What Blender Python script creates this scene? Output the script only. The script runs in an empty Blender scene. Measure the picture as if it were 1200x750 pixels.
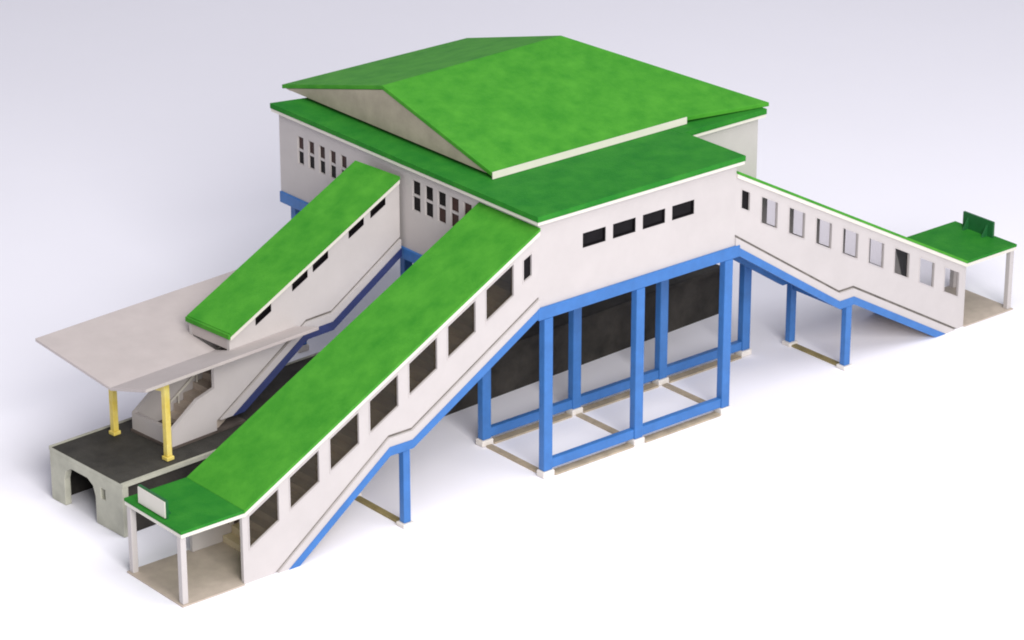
import bpy, bmesh, math, random
from math import radians, sin, cos, pi
from mathutils import Vector, Matrix
from mathutils.geometry import tessellate_polygon

S = bpy.context.scene
COL = S.collection
random.seed(4)

# ------------------------------------------------------------------ camera
cam_d = bpy.data.cameras.new('camera')
cam = bpy.data.objects.new('camera', cam_d)
COL.objects.link(cam)
cam_d.sensor_width = 36
cam_d.lens = 3870.07 / 1200 * 36
cam_d.clip_start = 1
cam_d.clip_end = 3000
PITCH, YAW = radians(22.712), radians(39.66)
fw = Vector((sin(YAW) * cos(PITCH), cos(YAW) * cos(PITCH), -sin(PITCH)))
cam.location = Vector((1.818, 4.025, 6.0)) - fw * 150.547
cam.rotation_euler = (pi / 2 - PITCH, 0, -YAW)
S.camera = cam

# ------------------------------------------------------------------ light: a studio table
w = bpy.data.worlds.new('World')
S.world = w
w.use_nodes = True
bg = w.node_tree.nodes['Background']
bg.inputs[0].default_value = (0.91, 0.915, 1.0, 1)
bg.inputs[1].default_value = 0.34


def area(name, loc, target, size, power, color):
    d = bpy.data.lights.new(name, 'AREA')
    d.shape = 'SQUARE'
    d.size = size
    d.energy = power
    d.color = color
    o = bpy.data.objects.new(name, d)
    COL.objects.link(o)
    o.location = loc
    o.rotation_euler = (Vector(target) - Vector(loc)).to_track_quat('-Z', 'Y').to_euler()
    return o


area('key_softbox', (-66, -151, 99), (2, 4, 5), 90, 385000, (1.0, 0.97, 0.93))
area('top_softbox', (4, -50, 130), (2, 0, 0), 80, 105000, (1.0, 0.98, 0.99))

vs = S.view_settings
vs.view_transform = 'Standard'
vs.look = 'None'
vs.exposure = 0
vs.gamma = 1
vs.use_curve_mapping = False
S.render.filter_size = 1.9
S.cycles.filter_width = 1.9


# ------------------------------------------------------------------ materials
def mat(name, col, rough=0.5, var=0.08, scale=1.2, bump=0.0, bscale=12, spec=0.4, col2=None):
    m = bpy.data.materials.new(name)
    m.use_nodes = True
    nt = m.node_tree
    b = nt.nodes['Principled BSDF']
    b.inputs['Roughness'].default_value = rough
    b.inputs['Specular IOR Level'].default_value = spec
    tc = nt.nodes.new('ShaderNodeTexCoord')
    n = nt.nodes.new('ShaderNodeTexNoise')
    n.inputs['Scale'].default_value = scale
    n.inputs['Detail'].default_value = 5
    n.inputs['Roughness'].default_value = 0.62
    nt.links.new(tc.outputs['Object'], n.inputs['Vector'])
    r = nt.nodes.new('ShaderNodeValToRGB')
    r.color_ramp.elements[0].position = 0.3
    r.color_ramp.elements[1].position = 0.7
    c2 = col2 or tuple(min(1, c * (1 + var)) for c in col)
    r.color_ramp.elements[0].color = (*[c * (1 - var) for c in col], 1)
    r.color_ramp.elements[1].color = (*c2, 1)
    nt.links.new(n.outputs['Fac'], r.inputs['Fac'])
    nt.links.new(r.outputs['Color'], b.inputs['Base Color'])
    if bump:
        n2 = nt.nodes.new('ShaderNodeTexNoise')
        n2.inputs['Scale'].default_value = bscale
        n2.inputs['Detail'].default_value = 3
        nt.links.new(tc.outputs['Object'], n2.inputs['Vector'])
        bp = nt.nodes.new('ShaderNodeBump')
        bp.inputs['Strength'].default_value = bump
        bp.inputs['Distance'].default_value = 0.05
        nt.links.new(n2.outputs['Fac'], bp.inputs['Height'])
        nt.links.new(bp.outputs['Normal'], b.inputs['Normal'])
    return m


M = dict(
    green=mat('green_roof_plastic', (0.042, 0.258, 0.022), 0.6, 0.12, 0.9, 0.25, 9, 0.10, (0.072, 0.31, 0.030)),
    deep=mat('deep_green_roof_plastic', (0.017, 0.188, 0.022), 0.65, 0.12, 0.9, 0.25, 9, 0.08, (0.034, 0.225, 0.026)),
    dgreen=mat('dark_green_plastic', (0.012, 0.11, 0.03), 0.5, 0.12, 1.5),
    white=mat('white_wall_plastic', (0.495, 0.465, 0.46), 0.5, 0.035, 0.7, 0.08, 14),
    trim=mat('cream_trim_plastic', (0.66, 0.635, 0.57), 0.5, 0.03, 1.2),
    seam=mat('grey_groove', (0.17, 0.155, 0.14), 0.7, 0.35, 2.2),
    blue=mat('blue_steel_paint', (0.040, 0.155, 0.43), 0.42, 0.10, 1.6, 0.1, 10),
    shaded_blue=mat('shaded_blue_paint', (0.022, 0.034, 0.13), 0.5, 0.15, 1.6, 0.1, 10),  # darker copy of the blue; shade on the platform stringer put into its colour
    grey=mat('canopy_grey_plastic', (0.46, 0.413, 0.405), 0.6, 0.06, 0.6, 0.1, 10),
    tan=mat('gable_tan_plastic', (0.36, 0.315, 0.25), 0.65, 0.16, 0.8, 0.1, 10),
    beige=mat('beige_step_plastic', (0.46, 0.39, 0.33), 0.6, 0.10, 1.5),
    olivestep=mat('straw_step_plastic', (0.66, 0.56, 0.38), 0.6, 0.10, 1.5),
    inner=mat('dark_brown_shade', (0.10, 0.08, 0.07), 0.8, 0.3, 1.2),  # the floor's dark brown; also paints shade into strips and inner sheet
    deck=mat('dark_asphalt_deck', (0.040, 0.038, 0.033), 0.85, 0.35, 1.0, 0.5, 18),
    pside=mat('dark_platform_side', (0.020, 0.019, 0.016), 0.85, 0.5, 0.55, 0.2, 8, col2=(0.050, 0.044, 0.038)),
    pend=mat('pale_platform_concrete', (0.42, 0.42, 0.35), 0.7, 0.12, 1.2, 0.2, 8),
    yellow=mat('yellow_post_plastic', (0.74, 0.56, 0.08), 0.45, 0.12, 1.5, col2=(0.78, 0.66, 0.22)),
    sill=mat('tan_sill_plate', (0.40, 0.33, 0.24), 0.75, 0.2, 1.6),
    olive=mat('olive_sill_plate', (0.25, 0.20, 0.085), 0.75, 0.25, 1.6),
    foot=mat('white_footing_plastic', (0.70, 0.66, 0.62), 0.6, 0.05, 1.5),
    dark=mat('dark_window_pane', (0.006, 0.005, 0.006), 0.3, 0.3, 2.0, spec=0.1),
    brownpane=mat('brown_window_pane', (0.040, 0.018, 0.015), 0.3, 0.5, 1.5, spec=0.15),
    paper=mat('studio_paper', (0.875, 0.87, 0.945), 0.85, 0.012, 0.03, 0.0, spec=0.2),
)

gm = bpy.data.materials.new('tinted_glazing')
gm.use_nodes = True
nt = gm.node_tree
nt.nodes.remove(nt.nodes['Principled BSDF'])
tr = nt.nodes.new('ShaderNodeBsdfTransparent')
tr.inputs[0].default_value = (0.64, 0.61, 0.57, 1)
gl = nt.nodes.new('ShaderNodeBsdfGlossy')
gl.inputs['Roughness'].default_value = 0.15
mx = nt.nodes.new('ShaderNodeMixShader')
mx.inputs[0].default_value = 0.025
nt.links.new(tr.outputs[0], mx.inputs[1])
nt.links.new(gl.outputs[0], mx.inputs[2])
nt.links.new(mx.outputs[0], nt.nodes['Material Output'].inputs[0])
M['glass'] = gm
cm = gm.copy()
cm.name = 'clear_glazing'
for n in cm.node_tree.nodes:
    if n.type == 'BSDF_TRANSPARENT':
        n.inputs[0].default_value = (0.93, 0.92, 0.92, 1)
M['clear'] = cm


# ------------------------------------------------------------------ mesh helpers
class MB:
    """Collects solids; build() links them as one mesh object."""

    def __init__(self, f=None):
        self.bm = bmesh.new()
        self.f = f or (lambda p: p)

    def v(self, p):
        return self.bm.verts.new(self.f(Vector(p)))

    def box(self, x0, x1, y0, y1, z0, z1):
        vv = [self.v((x, y, z)) for x in (x0, x1) for y in (y0, y1) for z in (z0, z1)]
        for q in ((0, 1, 3, 2), (4, 6, 7, 5), (0, 4, 5, 1), (2, 3, 7, 6), (0, 2, 6, 4), (1, 5, 7, 3)):
            self.bm.faces.new([vv[i] for i in q])
        return self

    def prism(self, loops, c0, c1, plane='xz'):
        """First loop is the outline, others are holes; pushed from c0 to c1 along the third axis."""
        mp = {'xz': lambda a, b, c: (a, c, b), 'yz': lambda a, b, c: (c, a, b), 'xy': lambda a, b, c: (a, b, c)}[plane]
        tri = tessellate_polygon([[Vector((a, b, 0)) for a, b in lp] for lp in loops])
        flat = [p for lp in loops for p in lp]
        lay = []
        for c in (c0, c1):
            vv = [self.v(mp(a, b, c)) for a, b in flat]
            lay.append(vv)
            for t in tri:
                try:
                    self.bm.faces.new([vv[i] for i in t])
                except ValueError:
                    pass
        k = 0
        for lp in loops:
            n = len(lp)
            for i in range(n):
                j = (i + 1) % n
                self.bm.faces.new([lay[0][k + i], lay[0][k + j], lay[1][k + j], lay[1][k + i]])
            k += n
        return self

    def build(self, name, m, parent=None, bevel=0.0):
        bm = self.bm
        bmesh.ops.recalc_face_normals(bm, faces=bm.faces)
        me = bpy.data.meshes.new(name)
        root = parent if parent is None or 'base' in parent else parent.parent     # parts share their thing's frame
        if root is not None:
            bmesh.ops.translate(bm, verts=bm.verts, vec=-Vector(root['base']))
        bm.to_mesh(me)
        bm.free()
        me.materials.append(M[m])
        o = bpy.data.objects.new(name, me)
        COL.objects.link(o)
        if parent is not None:
            o.parent = parent
        if bevel:
            b = o.modifiers.new('soft_edges', 'BEVEL')
            b.width = bevel
            b.segments = 2
            b.limit_method = 'ANGLE'
            b.angle_limit = radians(40)
        return o


def thing(name, label, cat, base=(0, 0, 0), frame=None, group=None):
    """An Empty at the thing's base; its parts are modelled in the frame (origin, angle) it stands in."""
    o = bpy.data.objects.new(name, None)
    COL.objects.link(o)
    o['label'] = label
    o['category'] = cat
    if group:
        o['group'] = group
    o['base'] = base
    org, ang = frame or ((0, 0, 0), 0)
    R = Matrix.Rotation(ang, 4, 'Z')
    o.location = Vector(org) + R @ Vector(base)
    o.rotation_euler = (0, 0, ang)
    o.empty_display_size = 0.5
    return o


# ------------------------------------------------------------------ the setting: white studio paper
bm = MB()
prof = [(-500, 0), (170, 0)] + [(170 + 90 * sin(t * pi / 24), 90 - 90 * cos(t * pi / 24)) for t in range(1, 13)] + [(260, 260)]
rows = []
ax, ay = Vector((cos(-YAW), sin(-YAW), 0)), Vector((sin(YAW), cos(YAW), 0))
for d, z in prof:
    rows.append([bm.bm.verts.new(ax * s + ay * d + Vector((0, 0, z))) for s in (-500, 500)])
for a, b in zip(rows, rows[1:]):
    f = bm.bm.faces.new([a[0], a[1], b[1], b[0]])
    f.smooth = True
g = bm.build('ground', 'paper')
g['kind'] = 'structure'

# ------------------------------------------------------------------ dimensions (centimetres)
W = 4.0          # width of corridor and of the two outer stairways
XR, XH, D = 11.85, 17.12, 19.3
ZB, ZW = 8.35, 12.36   # hall floor, wall top
O = 0.29

# ------------------------------------------------------------------ station hall
hall = thing('station_hall', 'white station hall raised on blue posts under a wide green gabled roof',
             'building', (8, 9, 0))
# walls
fw_x = [(2.55 + 1.78 * k, 2.55 + 1.78 * k + 1.36) for k in range(4)]
outer = [(0, ZB), (XR, ZB), (XR, ZW), (0, ZW)]
holes = [[(a, 10.55), (b, 10.55), (b, 11.25), (a, 11.25)] for a, b in fw_x]
MB().prism([outer] + holes, 0, .22).build('front_wall', 'white', hall)
for a, b in fw_x:
    wn = MB().prism([[(a, 10.55), (b, 10.55), (b, 11.25), (a, 11.25)],
                     [(a + .06, 10.61), (b - .06, 10.61), (b - .06, 11.19), (a + .06, 11.19)]], .03, .19).build('window', 'dark', hall)
    MB().box(a + .04, b - .04, .10, .14, 10.59, 11.21).build('pane', 'dark', wn)
# left wall with two rows of tall double windows
near_y = [8.68, 7.75, 6.82, 5.89, 4.96]
far_y = [17.6, 16.75, 15.9, 15.05, 14.2]
lw = [(y - .3, y + .3, 10.35, 11.85) for y in near_y] + [(y - .24, y + .24, 10.15, 11.55) for y in far_y]
outer = [(.22, ZB), (D, ZB), (D, ZW), (.22, ZW)]
MB().prism([outer] + [[(a, c), (b, c), (b, d), (a, d)] for a, b, c, d in lw], 0, .22, 'yz').build('side_wall', 'white', hall)
for i, (a, b, c, d) in enumerate(lw):
    mid = (c + d) / 2 - .05
    e = .025
    fr = MB().prism([[(a, c), (b, c), (b, d), (a, d)],
                     [(a + e, c + e), (b - e, c + e), (b - e, mid), (a + e, mid)],
                     [(a + e, mid + .12), (b - e, mid + .12), (b - e, d - e), (a + e, d - e)]], .03, .19, 'yz')
    wn = fr.build('window', 'white', hall)
    for z0, z1, m in ((c + e, mid, 'brownpane' if i in (2, 3, 4) else 'dark'), (mid + .12, d - e, 'brownpane' if i > 2 else 'dark')):
        MB().box(.09, .13, a + .02, b - .02, z0 - .005, z1 + .005).build('pane', m, wn)
MB().prism([[(.222, D - .25), (XH, 14.45), (XH, 14.67), (.222, D - .03)]], ZB, ZW, 'xy').build('back_wall', 'white', hall)
MB().box(XH - .22, XH, 4.12, 14.45, ZB, ZW).build('side_wall', 'white', hall)
MB().box(XR, XH - .22, 4.12, 4.34, ZB, ZW).build('front_wall', 'white', hall)
MB().box(XR - .22, XR, .22, 4.12, ZB, ZW).build('side_wall', 'white', hall)
MB().prism([[(.22, .22), (XR - .22, .22), (XR - .22, 4.34), (XH - .22, 4.34), (XH - .22, 14.45), (.22, D - .3)]], 8.05, 8.30, 'xy').build('floor', 'inner', hall)

# flat roof slab and its fascia
gx0, gx1, gy0, gy1 = 1.22, 12.7, 4.75, 20.7
gym, ze, zr = (gy0 + gy1) / 2, 13.10, 15.12
zr2 = 15.32      # the ridge climbs a little towards the right
SL = [(-O, -O), (XR + O, -O), (XR + O, 3.83), (XH + O, 3.83), (XH + O, 15.0), (-O, 19.62)]


def inset(lp, d):
    out = []
    n = len(lp)
    for i in range(n):
        a, b, c = Vector(lp[i - 1]), Vector(lp[i]), Vector(lp[(i + 1) % n])
        e1, e2 = (b - a).normalized(), (c - b).normalized()
        n1, n2 = Vector((-e1.y, e1.x)), Vector((-e2.y, e2.x))
        k = d / max(.2, (1 + n1.dot(n2)))
        out.append(tuple(b + (n1 + n2) * k))
    return out


YS = gy0 + .6        # the seam between the two sheets of the flat roof lies under the gable
MB().prism([[SL[0], SL[1], SL[2], (11.9, 3.83), (11.9, YS), (3, YS), (3, 18.77), SL[5]]], 12.52, 12.78, 'xy').build('flat_roof', 'deep', hall, .02)
MB().prism([[(11.904, 3.834), SL[3], SL[4], (3.004, 18.766), (3.004, YS + .004), (11.904, YS + .004)]], 12.52, 12.78, 'xy').build('flat_roof', 'deep', hall, .02)
MB().prism([inset(SL, .035)], 12.362, 12.52, 'xy').build('fascia', 'trim', hall)

# gabled roof
rg = MB()
T = .2


def slab4(mb, pts, t):
    top = [mb.v(p) for p in pts]
    bot = [mb.v((p[0], p[1], p[2] - t)) for p in pts]
    mb.bm.faces.new(top)
    mb.bm.faces.new(bot[::-1])
    for i in range(4):
        j = (i + 1) % 4
        mb.bm.faces.new([top[i], bot[i], bot[j], top[j]])


xr_ = 12.1
xe, tip = gx1 + .3, (17.72, 4.02, 12.985)
slab4(rg, [(gx0, gy0, ze), (xe, gy0, ze), (xr_, gym - .004, zr2), (gx0, gym - .004, zr)], T)
top = [rg.v(q) for q in ((xe, gy0, ze), tip, (xr_, gym - .004, zr2))]
low = [rg.v((q.co.x, q.co.y, q.co.z - T)) for q in top]
rg.bm.faces.new(top)
rg.bm.faces.new(low[::-1])
for i in range(3):
    rg.bm.faces.new([top[i], low[i], low[(i + 1) % 3], top[(i + 1) % 3]])
bmesh.ops.remove_doubles(rg.bm, verts=rg.bm.verts, dist=.0005)
rg.build('roof_slope', 'green', hall, .02)
rg = MB()
slab4(rg, [(gx0, gym + .004, zr), (xr_, gym + .004, zr2), (gx1, gy1, ze), (gx0, gy1, ze)], T)
rg.build('roof_slope', 'green', hall, .02)
rg = MB()           # the hip that closes the right end
v6 = [rg.v(q) for dz in (-.008, -T) for q in ((xr_ + .004, gym, zr2 + dz), (17.71, 4.07, 12.98 + dz), (gx1 + .01, gy1, ze + dz))]
for q in ((0, 1, 2), (5, 4, 3), (0, 3, 4, 1), (1, 4, 5, 2), (2, 5, 3, 0)):
    rg.bm.faces.new([v6[i] for i in q])
rg.build('roof_hip', 'green', hall)
MB().prism([[(gx1 + .5, gy0 + .5), (XH - 1.2, gy0 + .3), (XH - 1.2, gy0 + .5), (gx1 + .5, gy0 + .7)]], 12.785, ze - T - .03, 'xy').build('gable_fascia', 'deep', hall)
MB().box(gx0 - .02, gx1 + .28, gy0 - .12, gy0 - .075, 12.80, ze + .03).build('gable_fascia', 'trim', hall)
slp = (zr - ze) / (gym - gy0)
pnl = MB().prism([[(gy0 + .3, 12.96), (gy1 - .3, 12.96), (gym, zr - T - .02)]], gx0 + .03, gx0 + .3, 'yz')
pnl.build('gable_panel', 'tan', hall)
MB().box(gx0 + .3, gx1, gy1 - .3, gy1 - .12, 12.785, ze - .1).build('gable_fascia', 'trim', hall)

MB().box(gx0 + .35, gx0 + .6, gy0 + .3, gy1 - .5, 12.785, 12.958).build('gable_shadow_strip', 'inner', hall)  # dark strip recessed below the panel, painting in the gap's shadow

# blue frame
ZBB = 7.78
MB().box(-.1, XR + .25, -.14, .3, ZBB, ZB - .002).build('floor_beam', 'blue', hall, .04)
MB().box(-.1, .34, .3, D, ZBB, ZB - .002).build('floor_beam', 'blue', hall, .04)
MB().box(XR - .1, XR + .25, .3, 4.1, ZBB, ZB - .002).build('floor_beam', 'blue', hall, .04)
MB().box(.34, XR - .1, 4.2, 4.6, ZBB, 8.045).build('floor_beam', 'blue', hall, .04)
MB().box(XR - .1, XH, 4.1, 4.6, ZBB, ZB - .002).build('floor_beam', 'blue', hall, .04)
MB().prism([[(.34, D - .55), (XH - .37, 14.3), (XH - .37, 14.6), (.34, D - .1)]], ZBB, ZB - .002, 'xy').build('floor_beam', 'blue', hall, .04)
MB().box(XH - .36, XH, 4.6, 14.5, ZBB, ZB - .002).build('floor_beam', 'blue', hall, .04)
px = [.5 + 5.46 * k for k in range(4)]
H = .25
rowsy = [(.06, px[:3]), (4.42, px)] + [(18.85 - .275 * x, [x]) for x in px]
for y, xs in rowsy:
    for x in xs:
        ps = MB().box(x - H, x + H, y - .2, y + .2, .32, ZBB - .003).build('post', 'blue', hall, .04)
        MB().box(x - .33, x + .33, y - .27, y + .27, .01, .318).build('footing', 'foot', ps, .05)
    for a, b in zip(xs, xs[1:]):
        MB().box(a + H + .003, b - H - .003, y - .15, y + .15, .36, .82).build('ground_beam', 'blue', hall, .03)
        MB().box(a + .37, b - .37, y - .28, y + .16, .006, .09).build('sill_plate', 'sill', hall)
for x in px[:3]:
    MB().box(x - .16, x + .16, .37, 4.1, .006, .1).build('sill_plate', 'sill', hall)


# ------------------------------------------------------------------ covered stairways
def interp(line, u):
    for (a, za), (b, zb) in zip(line, line[1:]):
        if a <= u <= b:
            return za + (zb - za) * (u - a) / (b - a)
    return line[-1][1]


def stairway(root, f, St, roof, porch, y0, y1, wins, z0, wall_end, base_shape=None, posts=(), pole_u=None,
             glass='glass', wframe='white', t=.05, zclip=None, shift=0.0, steel='blue', shade_sheet=None, steps='beige'):
    """u runs outwards and down from the hall, y across, z up; f maps (u, y, z) to the thing's frame.
    St is the stringer's upper line, roof the roof's line, wins the window outlines in (u, z)."""
    def mb():
        return MB(f)

    up = lambda d: [(u, z + d) for u, z in St]
    wslope = (roof[1][1] - roof[0][1]) / (roof[1][0] - roof[0][0])
    # near and far wall with their window openings
    zk = z0 + .01 if zclip is None else zclip
    low = [(u, z) for u, z in up(.56) if z > z0 + .05]
    ul, zl = St[-2]
    ue, zze = St[-1]
    sl = (zze - zl) / (ue - ul)
    ug = ul + (zk - (zl + .56)) / sl
    if zclip:
        low = low[:-1] + [(ug, zk)]
    outline = low + [(ug, z0 + .004)] + (base_shape or [(wall_end, z0 + .004), (wall_end, interp(roof, wall_end) - .18)]) + [(0, roof[0][1] - .18)]
    for ya, yb in ((y0, y0 + .18), (y1 - .18, y1)):
        ws = [[(u + (shift if ya != y0 else 0), z + (shift * wslope if ya != y0 else 0)) for u, z in wv] for wv in wins]
        mb().prism([outline] + ws, ya, yb).build('side_wall', 'white', root)
        # groove, white band and blue stringer follow the flight down
        def cut(d0, d1):
            top = [q for q in up(d1)[:-1]] + [(ul + (zk - (zl + d1)) / sl, zk)]
            bot = [q for q in up(d0)[:-1]] + [(ul + (zk - (zl + d0)) / sl, zk)]
            return top + bot[::-1]
        mb().prism([cut(.44, .56)], ya + .05, yb - .05).build('groove', 'seam', root)
        mb().prism([cut(.03, .44)], ya - (.08 if ya == y0 else 0), yb + (.08 if ya != y0 else 0)).build('stringer_band', 'white', root)
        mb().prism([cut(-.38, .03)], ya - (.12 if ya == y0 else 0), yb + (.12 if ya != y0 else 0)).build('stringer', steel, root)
    # windows of both walls
    for ya, nr in ((y0, True), (y1 - .18, False)):
        for wv in wins:
            if not nr:
                wv = [(u + shift, z + shift * wslope) for u, z in wv]
            (a, za), (c, zc), (_, zd), (_, zb) = wv
            inn = [(a + t, za + t + (zc - za) * t / (c - a)), (c - t, zc + t - (zc - za) * t / (c - a)),
                   (c - t, zd - t - (zc - za) * t / (c - a)), (a + t, zb - t + (zc - za) * t / (c - a))]
            wn = mb().prism([wv, inn], ya - .025 if nr else ya + .04, ya + .14 if nr else ya + .205).build('window', wframe, root)
            mb().prism([inn], ya + .08, ya + .10).build('pane', 'dark' if c - a < .8 else glass, wn)
    # flight of steps
    pts = []
    ue2 = ul + (z0 - (zl + .55)) / sl
    line = [(u, z + .55) for u, z in St[:-1]] + [(ue2, z0 + .01)]
    n = 0
    top = [(0, line[0][1])]
    for (a, za), (c, zc) in zip(line, line[1:]):
        if abs(za - zc) < .01:
            top.append((c, zc))
            continue
        k = max(6, int(abs(za - zc) / .34))
        for i in range(k):
            top.append((a + (c - a) * (i + 1) / k, top[-1][1]))
            top.append((a + (c - a) * (i + 1) / k, za + (zc - za) * (i + 1) / k))
    bot = [(u, z - .05) for u, z in St[:-1]] + [(ul + (z0 + .008 - (zl - .05)) / sl, z0 + .008)]
    mb().prism([top + bot[::-1]], y0 + .19, y1 - .21).build('flight_of_steps', steps, root)
    # handrails on thin balusters along both sides of the flight
    for y in (y0 + .32, y1 - .38):
        hr = mb().prism([[(u, z + .75) for u, z in line[:-1]] + [(ue2 - .3, z0 + .95), (ue2 - .3, z0 + .87)] + [(u, z + .66) for u, z in line[:-1]][::-1]], y, y + .07)
        k = 0
        while .4 + 1.1 * k < ue2 - .5:
            u = .4 + 1.1 * k
            hr.box(u - .03, u + .03, y + .01, y + .06, interp(line, u) - .03, interp(line, u) + .68)
            k += 1
        hr.build('handrail', 'trim', root)
    if shade_sheet:
        lo = [(u, z) for u, z in up(.6)[:-1]] + [(shade_sheet, z0 + .6)]
        loops = [lo + [(shade_sheet, interp(roof, shade_sheet) - .2), (0, roof[0][1] - .2)]] + [wv for wv in wins if wv[1][0] < shade_sheet - .1]
        mb().prism(loops, y1 - .205, y1 - .183).build('inner_shade_sheet', 'inner', root)  # dark sheet added on the far wall to paint in the interior's shade
    # roof: sloped sheet, flat porch roof, pale edge strips
    oh = .12
    th = .14
    ra, rb = roof[0], roof[1]
    mb().prism([[ra, rb, (rb[0], rb[1] - th), (ra[0], ra[1] - th)]], y0 - oh, y1 + oh).build('roof', 'green', root)
    for ya, yb in ((y0 - oh + .02, y0 - .003), (y1 + .003, y1 + oh - .02)):
        mb().prism([[(ra[0], ra[1] - th - .003), (rb[0], rb[1] - th - .003), (rb[0], rb[1] - th - .2), (ra[0], ra[1] - th - .2)]], ya, yb).build('roof_edge', 'trim', root)
    if porch:
        e = porch
        mb().box(rb[0] + .004, e, y0 - oh, y1 + oh, rb[1] - th, rb[1]).build('porch_roof', 'deep', root, .02)
        mb().prism([[(rb[0] + .004, y0 - oh + .02), (e - .02, y0 - oh + .02), (e - .02, y1 + oh - .02), (rb[0] + .004, y1 + oh - .02)],
                    [(rb[0] + .1, y0 + .1), (e - .2, y0 + .1), (e - .2, y1 - .1), (rb[0] + .1, y1 - .1)]], rb[1] - th - .17, rb[1] - th - .003, 'xy').build('roof_edge', 'trim', root)
        for y in (y0 + .14, y1 - .14):
            mb().box(e - .32, e - .04, y - .14, y + .14, .07, rb[1] - th - .175).build('porch_post', 'white', root, .02)
        mb().prism([[(14.5, y0 + .19), (wall_end + .01, y0 + .19), (wall_end + .01, y0 - .1), (e + .05, y0 - .1), (e + .05, y1 + .1), (wall_end + .01, y1 + .1), (wall_end + .01, y1 - .19), (14.5, y1 - .19)]], .004, .07, 'xy').build('porch_shadow_plate', 'beige', root, .02)  # beige plate; its colour stands for the porch's shadow on the ground
        # name board standing on the porch roof, its face turned outwards, blank as far as one can see
        zb_, zt_ = rb[1] + .003, rb[1] + .84
        sb = mb().prism([[(1.25, zb_), (3.3, zb_), (3.3, zt_), (1.25, zt_)]], e - .34, e - .22, 'yz').build('sign_board', 'dgreen', root)
        q = mb().prism([[(1.28, zb_ + .05), (3.27, zb_ + .05), (3.27, zt_ - .05), (1.28, zt_ - .05)]], e - .218, e - .17, 'yz')
        q.build('sign_face', 'trim', sb)
        for y in (1.6, 2.9):
            q = mb().prism([[(e - .342, zb_ + .002), (e - .7, zb_ + .002), (e - .342, zb_ + .6)]], y, y + .1)
            q.build('bracket', 'dgreen', sb)
    if pole_u:
        zc = interp(St, pole_u) - .41
        for y in (y0 + .1, y1 - .1):
            ps = mb().box(pole_u - .19, pole_u + .19, y - .17, y + .17, .2, zc).build('post', 'blue', root, .03)
            q = mb().box(pole_u - .3, pole_u + .3, y - .28, y + .28, .01, .198)
            q.build('footing', 'foot', ps, .03)
        mb().box(pole_u - .16, pole_u + .16, y0 + .4, y1 - .4, .006, .1).build('sill_plate', 'olive', root)
        mb().box(pole_u - .12, pole_u + .12, y0 + .28, y1 - .28, zc - .3, zc - .003).build('cross_beam', 'blue', root, .02)


GRP = 'covered stairways of the model station'
# front stairway
r1 = thing('covered_stairway', 'longest green roofed stairway, running down along the front to a porch at bottom left', 'stairway', (-8, 2, 0), None, GRP)
roofF = [(.0, 12.16), (16.15, 3.50)]
mF = (roofF[1][1] - roofF[0][1]) / 16.15
zF = lambda u: roofF[0][1] + mF * u
winsF = []
for k in range(7):
    c = 15.08 - 2.145 * k
    a, b_ = c - .82, c + .82
    winsF.append([(a, zF(a) - 2.12), (b_, zF(b_) - 2.12), (b_, zF(b_) - .52), (a, zF(a) - .52)])
winsF.append([(.36, 9.98), (.92, 9.72), (.92, 10.86), (.36, 11.12)])
StF = [(0, 8.33), (7.17, 4.09), (8.43, 4.09), (13.63, .2)]
stairway(r1, lambda p: Vector((-p.x, p.y, p.z)), StF, roofF, 19.35, 0, W, winsF, 0, 16.2, pole_u=7.5, shade_sheet=14.0, steps='olivestep')

# right stairway
r2 = thing('covered_stairway', 'pale stairway with roof seen edge on, running down at right to a small green porch', 'stairway', (20, 2, 0), None, GRP)
roofR = [(.0, 12.03), (15.9, 3.58)]
mR = (roofR[1][1] - roofR[0][1]) / 15.9
zR = lambda u: roofR[0][1] + mR * u
winsR = [[(.32, zR(.32) - 1.75), (.92, zR(.92) - 1.75), (.92, zR(.92) - .78), (.32, zR(.32) - .78)]]
for k in range(8):
    a = 1.62 + 1.82 * k
    b_ = a + 1.12
    winsR.append([(a, zR(a) - 2.1), (b_, zR(b_) - 2.1), (b_, zR(b_) - .75), (a, zR(a) - .75)])
StR = [(0, 8.33), (7.0, 3.72), (7.97, 3.72), (14.2, .2)]
stairway(r2, lambda p: Vector((XR + p.x, p.y, p.z)), StR, roofR, 19.5, 0, W, winsR, 0, 15.95, pole_u=7.7, glass='clear', wframe='white', t=.04, shift=.5)

# ------------------------------------------------------------------ platform, its stairway and canopy stand a few degrees askew
FR = ((-17.65, 6.9, 0), radians(5.0))
FP = ((-17.65, 6.9, 0), radians(3.0))
ZP = 2.55
WP = 5.4
LP = 37.4
plat = thing('railway_platform', 'long low platform with dark deck, passing beneath the raised hall', 'platform', (18, 2.7, 0), FP)
MB().box(.02, LP, .02, WP - .02, ZP - .12, ZP).build('deck', 'deck', plat, .02)
for a, b, m in ((.004, 16.8, 'pend'), (16.803, LP, 'pside')):      # pale edging; the hall's shade is put into the darker stretch's colour
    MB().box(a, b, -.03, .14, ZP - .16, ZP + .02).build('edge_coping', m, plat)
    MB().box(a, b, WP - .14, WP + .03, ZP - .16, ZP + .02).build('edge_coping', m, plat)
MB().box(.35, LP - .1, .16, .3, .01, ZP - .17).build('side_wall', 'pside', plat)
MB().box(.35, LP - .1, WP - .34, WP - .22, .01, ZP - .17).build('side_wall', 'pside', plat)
arch = [(2.05, .012), (4.35, .012), (4.35, 1.3), (4.2, 1.75), (3.85, 1.98), (2.6, 1.98), (2.2, 1.75), (2.05, 1.3)]
endo = [(0, .01), (WP, .01), (WP, ZP - .122), (0, ZP - .122)]
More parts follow.
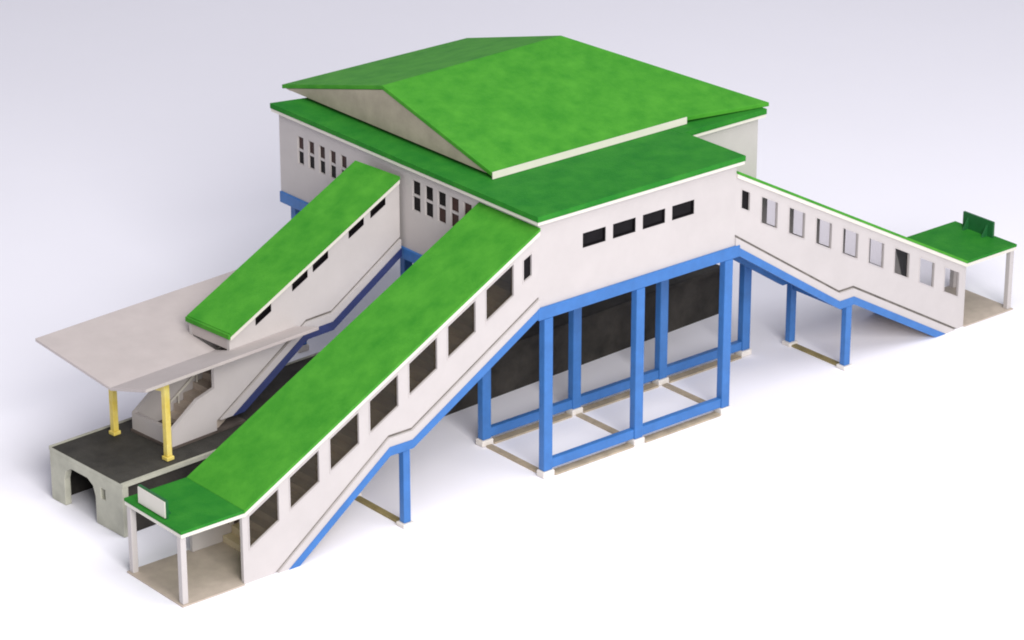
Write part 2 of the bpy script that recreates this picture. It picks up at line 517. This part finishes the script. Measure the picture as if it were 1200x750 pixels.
endo = [(0, .01)] + [(2.05, .01)] + arch[::-1][:-2][0:0] + [(2.05, 1.3), (2.2, 1.75), (2.6, 1.98), (3.85, 1.98), (4.2, 1.75), (4.35, 1.3), (4.35, .01)] + [(WP, .01), (WP, ZP - .17), (0, ZP - .17)]
hole = [(1.3, 1.35), (1.62, 1.35), (1.62, 1.85), (1.3, 1.85)]
MB().prism([endo, hole], .0, .33, 'yz').build('end_wall', 'pend', plat, .03)
MB().box(.0, .018, .0, WP, ZP - .168, ZP).build('end_coping', 'pend', plat)
MB().box(LP - .09, LP, .0, WP, .01, ZP - .17).build('end_wall', 'pend', plat)

# platform stairway
r3 = thing('covered_stairway', 'green roofed stairway further back, coming down onto the platform with small dark windows', 'stairway', (9, 2.7, ZP + .024), FR, GRP)
AW = 17.62
zT0 = 11.88
roofP = [(.05, zT0), (10.35, 7.12)]
mP = (roofP[1][1] - roofP[0][1]) / 10.3
zPf = lambda u: zT0 + mP * (u - .05)
winsP = []
for c in (8.35, 6.15, 4.9, 2.7, 1.35):
    a, b_ = c - .46, c + .46
    winsP.append([(a, zPf(a) - .78), (b_, zPf(b_) - .78), (b_, zPf(b_) - .36), (a, zPf(a) - .36)])
StP = [(0, 8.33), (4.3, 5.9), (5.83, 5.9), (10.4, 3.1)]
shape = [(13.8, ZP + .03), (13.8, ZP + .95), (12.3, ZP + 1.95), (11.3, ZP + 2.2), (11.3, 6.05), (10.35, 6.05), (10.35, zPf(10.35) - .18)]
y0p, y1p = 1.25, 4.05
stairway(r3, lambda p: Vector((AW - p.x, p.y, p.z)), StP, roofP, None, y0p, y1p, winsP, ZP + .025, 10.0, base_shape=shape, glass='dark', wframe='dark', t=.04, zclip=3.15, steel='shaded_blue')
pf = lambda p: Vector((AW - p.x, p.y, p.z))
MB(pf).box(13.62, 13.8, y0p + .19, y1p - .19, ZP + .03, ZP + .95).build('end_parapet', 'white', r3)
MB(pf).box(10.354, 10.47, y0p - .12, y1p + .12, 6.86, 7.10).build('roof_lip', 'green', r3, .03)
MB(pf).box(10.19, 10.34, y0p + .19, y1p - .19, 6.3, zPf(10.35) - .16).build('end_wall', 'grey', r3)
MB(pf).box(9.6, 13.86, y0p - .05, y1p + .05, ZP + .022, ZP + .14).build('shadow_strip', 'inner', r3)  # dark strip standing in for the shadow line at the stair foot

# platform canopy: shallow butterfly roof on yellow posts; the stairway rises through it
can = thing('platform_canopy', 'grey butterfly canopy on yellow posts above the platform at left', 'canopy', (8, 2.7, ZP + .024), FR)
ca0, ca1, ca2 = 1.3, 15.8, 11.2
vN, vF, vM = -.3, 7.5, 2.2
zm, zn, zf_ = 6.05, 6.74, 6.78
t = .15


def wing(mb, pts):
    slab4(mb, pts, t)


def zv(v):
    return zm + (zn - zm) * (vM - v) / (vM - vN) if v < vM else zm + (zf_ - zm) * (v - vM) / (vF - vM)


ss = AW - 10.36      # the stairway comes up through a slot that starts here
rise = lambda p: Vector((p.x, p.y, p.z + zv(p.y)))
MB(rise).prism([[(ca0, vN), (ca2, vN), (ca2, y0p - .01), (ss, y0p - .01), (ss, vM), (ca0, vM)]], -t, 0, 'xy').build('canopy_roof', 'grey', can, .02)
MB(rise).prism([[(ca0, vM + .003), (ss, vM + .003), (ss, y1p + .01), (ca1, y1p + .01), (ca1, vF), (ca0, vF)]], -t, 0, 'xy').build('canopy_roof', 'grey', can, .02)
for (u, v) in ((3.05, .6), (3.05, 4.35)):
    ps = MB().box(u - .14, u + .14, v - .14, v + .14, ZP + .202, zv(v) - t - .03).build('post', 'yellow', can, .03)
    MB().box(u - .2, u + .2, v - .2, v + .2, ZP + .024, ZP + .2).build('footing', 'yellow', ps, .03)
    vm = vM
    arm = MB().prism([[(v, zv(v) - t - .5), (vm, zm - t - .3), (vm, zm - t - .06), (v, zv(v) - t - .06)]], u - .1, u + .1, 'yz')
    arm.build('arm', 'yellow', can)
MB().box(12.0 - .17, 12.0 + .17, 4.9 - .17, 4.9 + .17, ZP + .03, zv(4.9) - t - .03).build('post', 'yellow', can, .03)
